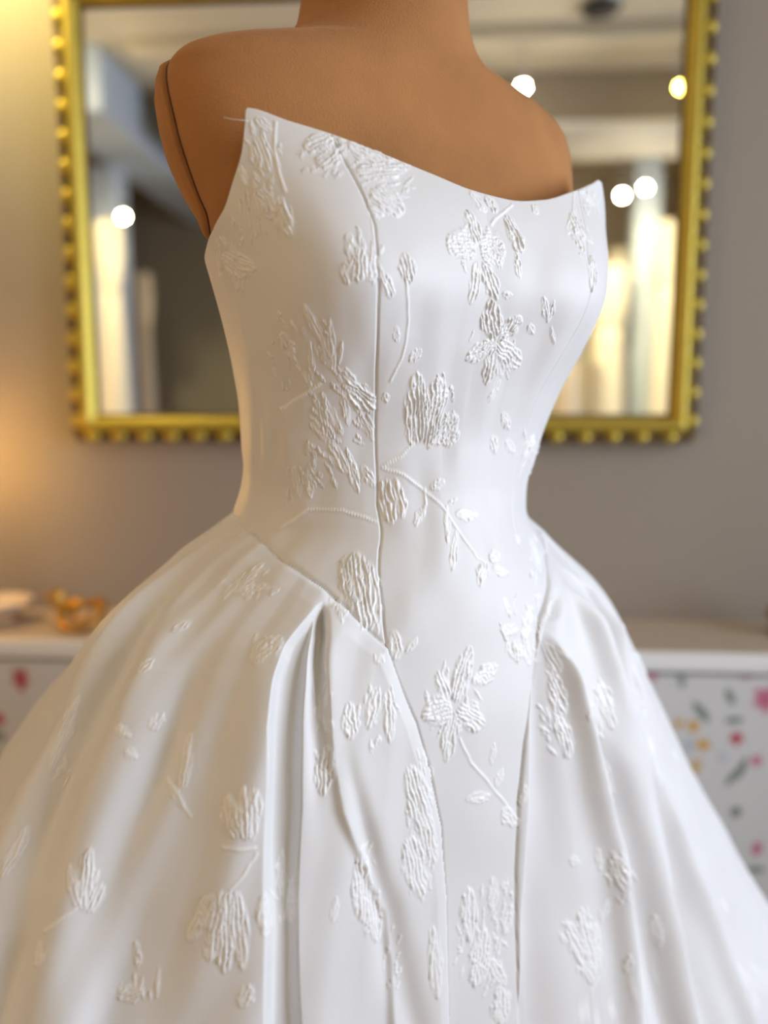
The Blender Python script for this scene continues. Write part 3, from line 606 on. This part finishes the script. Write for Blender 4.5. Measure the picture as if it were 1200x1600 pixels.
# turned-in top edge: cloth thickness and a facing inside
xi, xfi = section(ph_w, ZTOP - .0, .0022); top_in = to_world(xi, xfi, ZTOP - .0006)
xa, xfa = section(ph_w, ZTOP, .0011); top_mid = to_world(xa, xfa, ZTOP + .0008)
xi2, xfi2 = section(ph_w, ZTOP - .03, .0035); fac2 = to_world(xi2, xfi2, ZTOP - .03)
PV_ = np.concatenate([fac2[None], top_in[None], top_mid[None], P2]); NR = len(PV_)
MOT = np.concatenate([np.zeros((3, NP_)), MOTIF.reshape(Z.shape)])
reg = np.where(inner, 0, np.where(skirt, 3, np.where(PHG < 0, 1, 2))); reg = np.where((reg == 3) & (PHG > 0), 4, reg)
reg = np.concatenate([reg[:1], reg[:1], reg[:1], reg])
I, J = np.meshgrid(np.arange(NR - 1), np.arange(NP_), indexing='ij'); J2 = (J + 1) % NP_
QUADS = np.stack([I * NP_ + J, (I + 1) * NP_ + J, (I + 1) * NP_ + J2, I * NP_ + J2], -1).reshape(-1, 4); RQ = reg[:-1].reshape(-1)
VV = PV_.reshape(-1, 3); MV = MOT.reshape(-1)
dress = thing('wedding_dress', (CC[0], CC[1], 0), 'strapless white floral jacquard wedding dress with pointed neckline and pleated full skirt', 'dress')
NAMES = {0: ('front_panel', 'smooth centre panel running from neckline to hem'), 1: ('side_bodice', None), 2: ('side_bodice', None), 3: ('pleated_skirt', 'skirt side with deep pleats under the pointed waist seam'), 4: ('pleated_skirt', None)}
off = np.array([CC[0], CC[1], 0])
for r_, (nm, lb) in NAMES.items():
    q = QUADS[RQ == r_]; used, inv = np.unique(q, return_inverse=True)
    me = raw_mesh(nm, VV[used] - off, inv.reshape(-1, 4))
    a_ = me.attributes.new('motif', 'FLOAT', 'POINT'); a_.data.foreach_set('value', MV[used].astype(np.float32))
    o = link(nm, me, M_SATIN, dress)
    if lb: o['label'] = lb
    if r_ == 0: panel = o
    if r_ == 1: side_l = o
# piping along the seams, from the cloth itself
def along(rows, cols, name, r=.0005, lift=-.0003):
    pts = P2[rows, cols] + N1[rows, cols] * lift - off
    link(name, tube_mesh(name, pts, r, 6), M_THREAD, panel)
for sg in (-1,):
    rows = np.arange(2, 680, 3); cols = []
    for r_ in rows:
        zc = Z[r_, NPH // 2]; tgt = sg * np.interp(zc, SEAM_Z, SEAM_P); cols.append(int(np.argmin(np.abs(ph_w - tgt))))
    along(rows, np.array(cols), 'princess_seam')
# loose thread at the left point
pk = LK1(386, 190); p_ = F1[pk] - off
link('loose_thread', tube_mesh('loose_thread', [p_ + np.array(v) * .001 for v in ((1, -1, 0), (-5, -1.5, .3), (-10, -1.2, 1.0), (-14.5, -1, 2.0))], .00025, 6), M_THREAD, side_l)

# ------------------------------------------------------------------ the dress form
BZ_ = [.90, 1.00, 1.065, 1.09, 1.12, 1.16, 1.20, 1.24, 1.27, 1.30, 1.335, 1.365, 1.380, 1.391, 1.400, 1.408, 1.416, 1.427, 1.443, 1.468, 1.53, 1.56]
BA = [.150, .140, .122, .118, .122, .128, .138, .148, .163, .174, .180, .181, .179, .171, .156, .130, .100, .080, .069, .065, .063, .062]
BF = [.115, .108, .100, .096, .097, .106, .118, .127, .120, .104, .094, .088, .084, .082, .080, .079, .079, .080, .082, .082, .082, .082]
BB = [.14, .12, .095, .088, .088, .092, .096, .098, .097, .095, .090, .080, .070, .064, .058, .053, .049, .046, .043, .040, .038, .037]
BC = [-.01, -.005, 0, .013, .029, .040, .045, .045, .038, .026, .015, .009, .006, .006, .007, .008, .009, .010, .010, .010, .010, .010]
BE = [1, 1, 1, 1, 1, 1, 1, 1, .97, .88, .78, .72, .72, .76, .82, .9, 1, 1, 1, 1, 1, 1]
bz = np.concatenate([np.linspace(.90, 1.24, 60), np.linspace(1.24, 1.47, 150)[1:], np.linspace(1.47, 1.56, 20)[1:]])
bp = np.linspace(-math.pi, math.pi, 240, endpoint=False)
BPH, BZZ = np.meshgrid(bp, bz)
def body_pts(PHI, ZZ_, extra=0.0):
    A, Fq, Bq, Cq, Eq = [pchip(ZZ_, BZ_, k) for k in (BA, BF, BB, BC, BE)]
    s_, c_ = np.sin(PHI), np.cos(PHI)
    xs = (A + extra) * np.sign(s_) * np.abs(s_) ** Eq
    xf = Cq + np.where(c_ > 0, (Fq + extra - Cq) * np.abs(c_) ** Eq, -(Bq + extra + Cq) * np.abs(c_) ** Eq)
    T_ = np.clip((ZZ_ - 1.255) / .03, 0, 1) * np.clip((1.435 - ZZ_) / .03, 0, 1)      # the armholes turn a little backwards
    xs = xs - np.sign(xs) * T_ * .27 * np.clip(Cq + .024 - xf, 0, .09) * np.minimum(1, np.abs(xs) / .08)
    xs = xs - .009 * np.clip((ZZ_ - 1.26) / .10, 0, 1)
    g = .016 * np.exp(-((np.abs(PHI) - .72) / .42) ** 2) * np.exp(-((ZZ_ - 1.235) / .05) ** 2)
    return np.stack([xs + g * s_ * .6, -(xf + g), ZZ_], -1)          # local frame: x to the form's side, -y to its front
form = thing('dress_form', (CC[0], CC[1], 0), 'tan velvet dress form wearing the white wedding dress', 'mannequin', YAW)
BP3 = body_pts(BPH, BZZ)
plate = lambda PHI, ZZ_: (np.abs(np.sin(PHI)) > .955) & (ZZ_ > 1.268) & (ZZ_ < 1.406)
Qn, Qm = BP3.shape[:2]
I, J = np.meshgrid(np.arange(Qn - 1), np.arange(Qm), indexing='ij'); J2 = (J + 1) % Qm
bq = np.stack([I * Qm + J, (I) * Qm + J2, (I + 1) * Qm + J2, (I + 1) * Qm + J], -1).reshape(-1, 4)
tor = raw_mesh('torso', BP3.reshape(-1, 3), bq)
link('torso', tor, M_VELVET, form)
# arm plates: padded discs closing the armholes, edged by a stitched seam
for sg in (-1, 1):
    t = np.linspace(0, 2 * math.pi, 72, endpoint=False); zc_, zr_ = 1.338, .066
    def rim(k, ex):
        z_ = zc_ + zr_ * k * np.cos(t); p_ = sg * (math.pi / 2 + (.35 * k * np.sin(t) + .20)); return body_pts(p_, z_, ex)
    rows = [rim(k, e_) for k, e_ in ((1.0, -.001), (.99, .003), (.94, .0055), (.8, .007), (.55, .008), (.28, .0085), (.02, .0085))]
    o = link('arm_plate', grid_mesh('arm_plate', np.array(rows), closed_v=True, flip=(sg > 0)), M_VELVET, form)
    link('plate_seam', tube_mesh('plate_seam', rim(1.0, .0004), .0007, 6, True), M_SEAM, o)
cb = lathe_mesh('neck_cap', [(0, 1.555), (.062, 1.555), (.066, 1.562), (.060, 1.572), (.02, 1.58), (.016, 1.60), (.024, 1.615), (.018, 1.635), (0, 1.642)], 40, c=(0, -.022, 0))
link('neck_cap', cb, M_WOOD, form)
link('pole', lathe_mesh('pole', [(0, .03), (.018, .03), (.018, .91), (0, .91)], 20), M_WOOD, form)
link('stand_base', lathe_mesh('stand_base', [(0, 0), (.17, 0), (.175, .012), (.15, .022), (.04, .034), (.0, .034)], 40), M_WOOD, form)
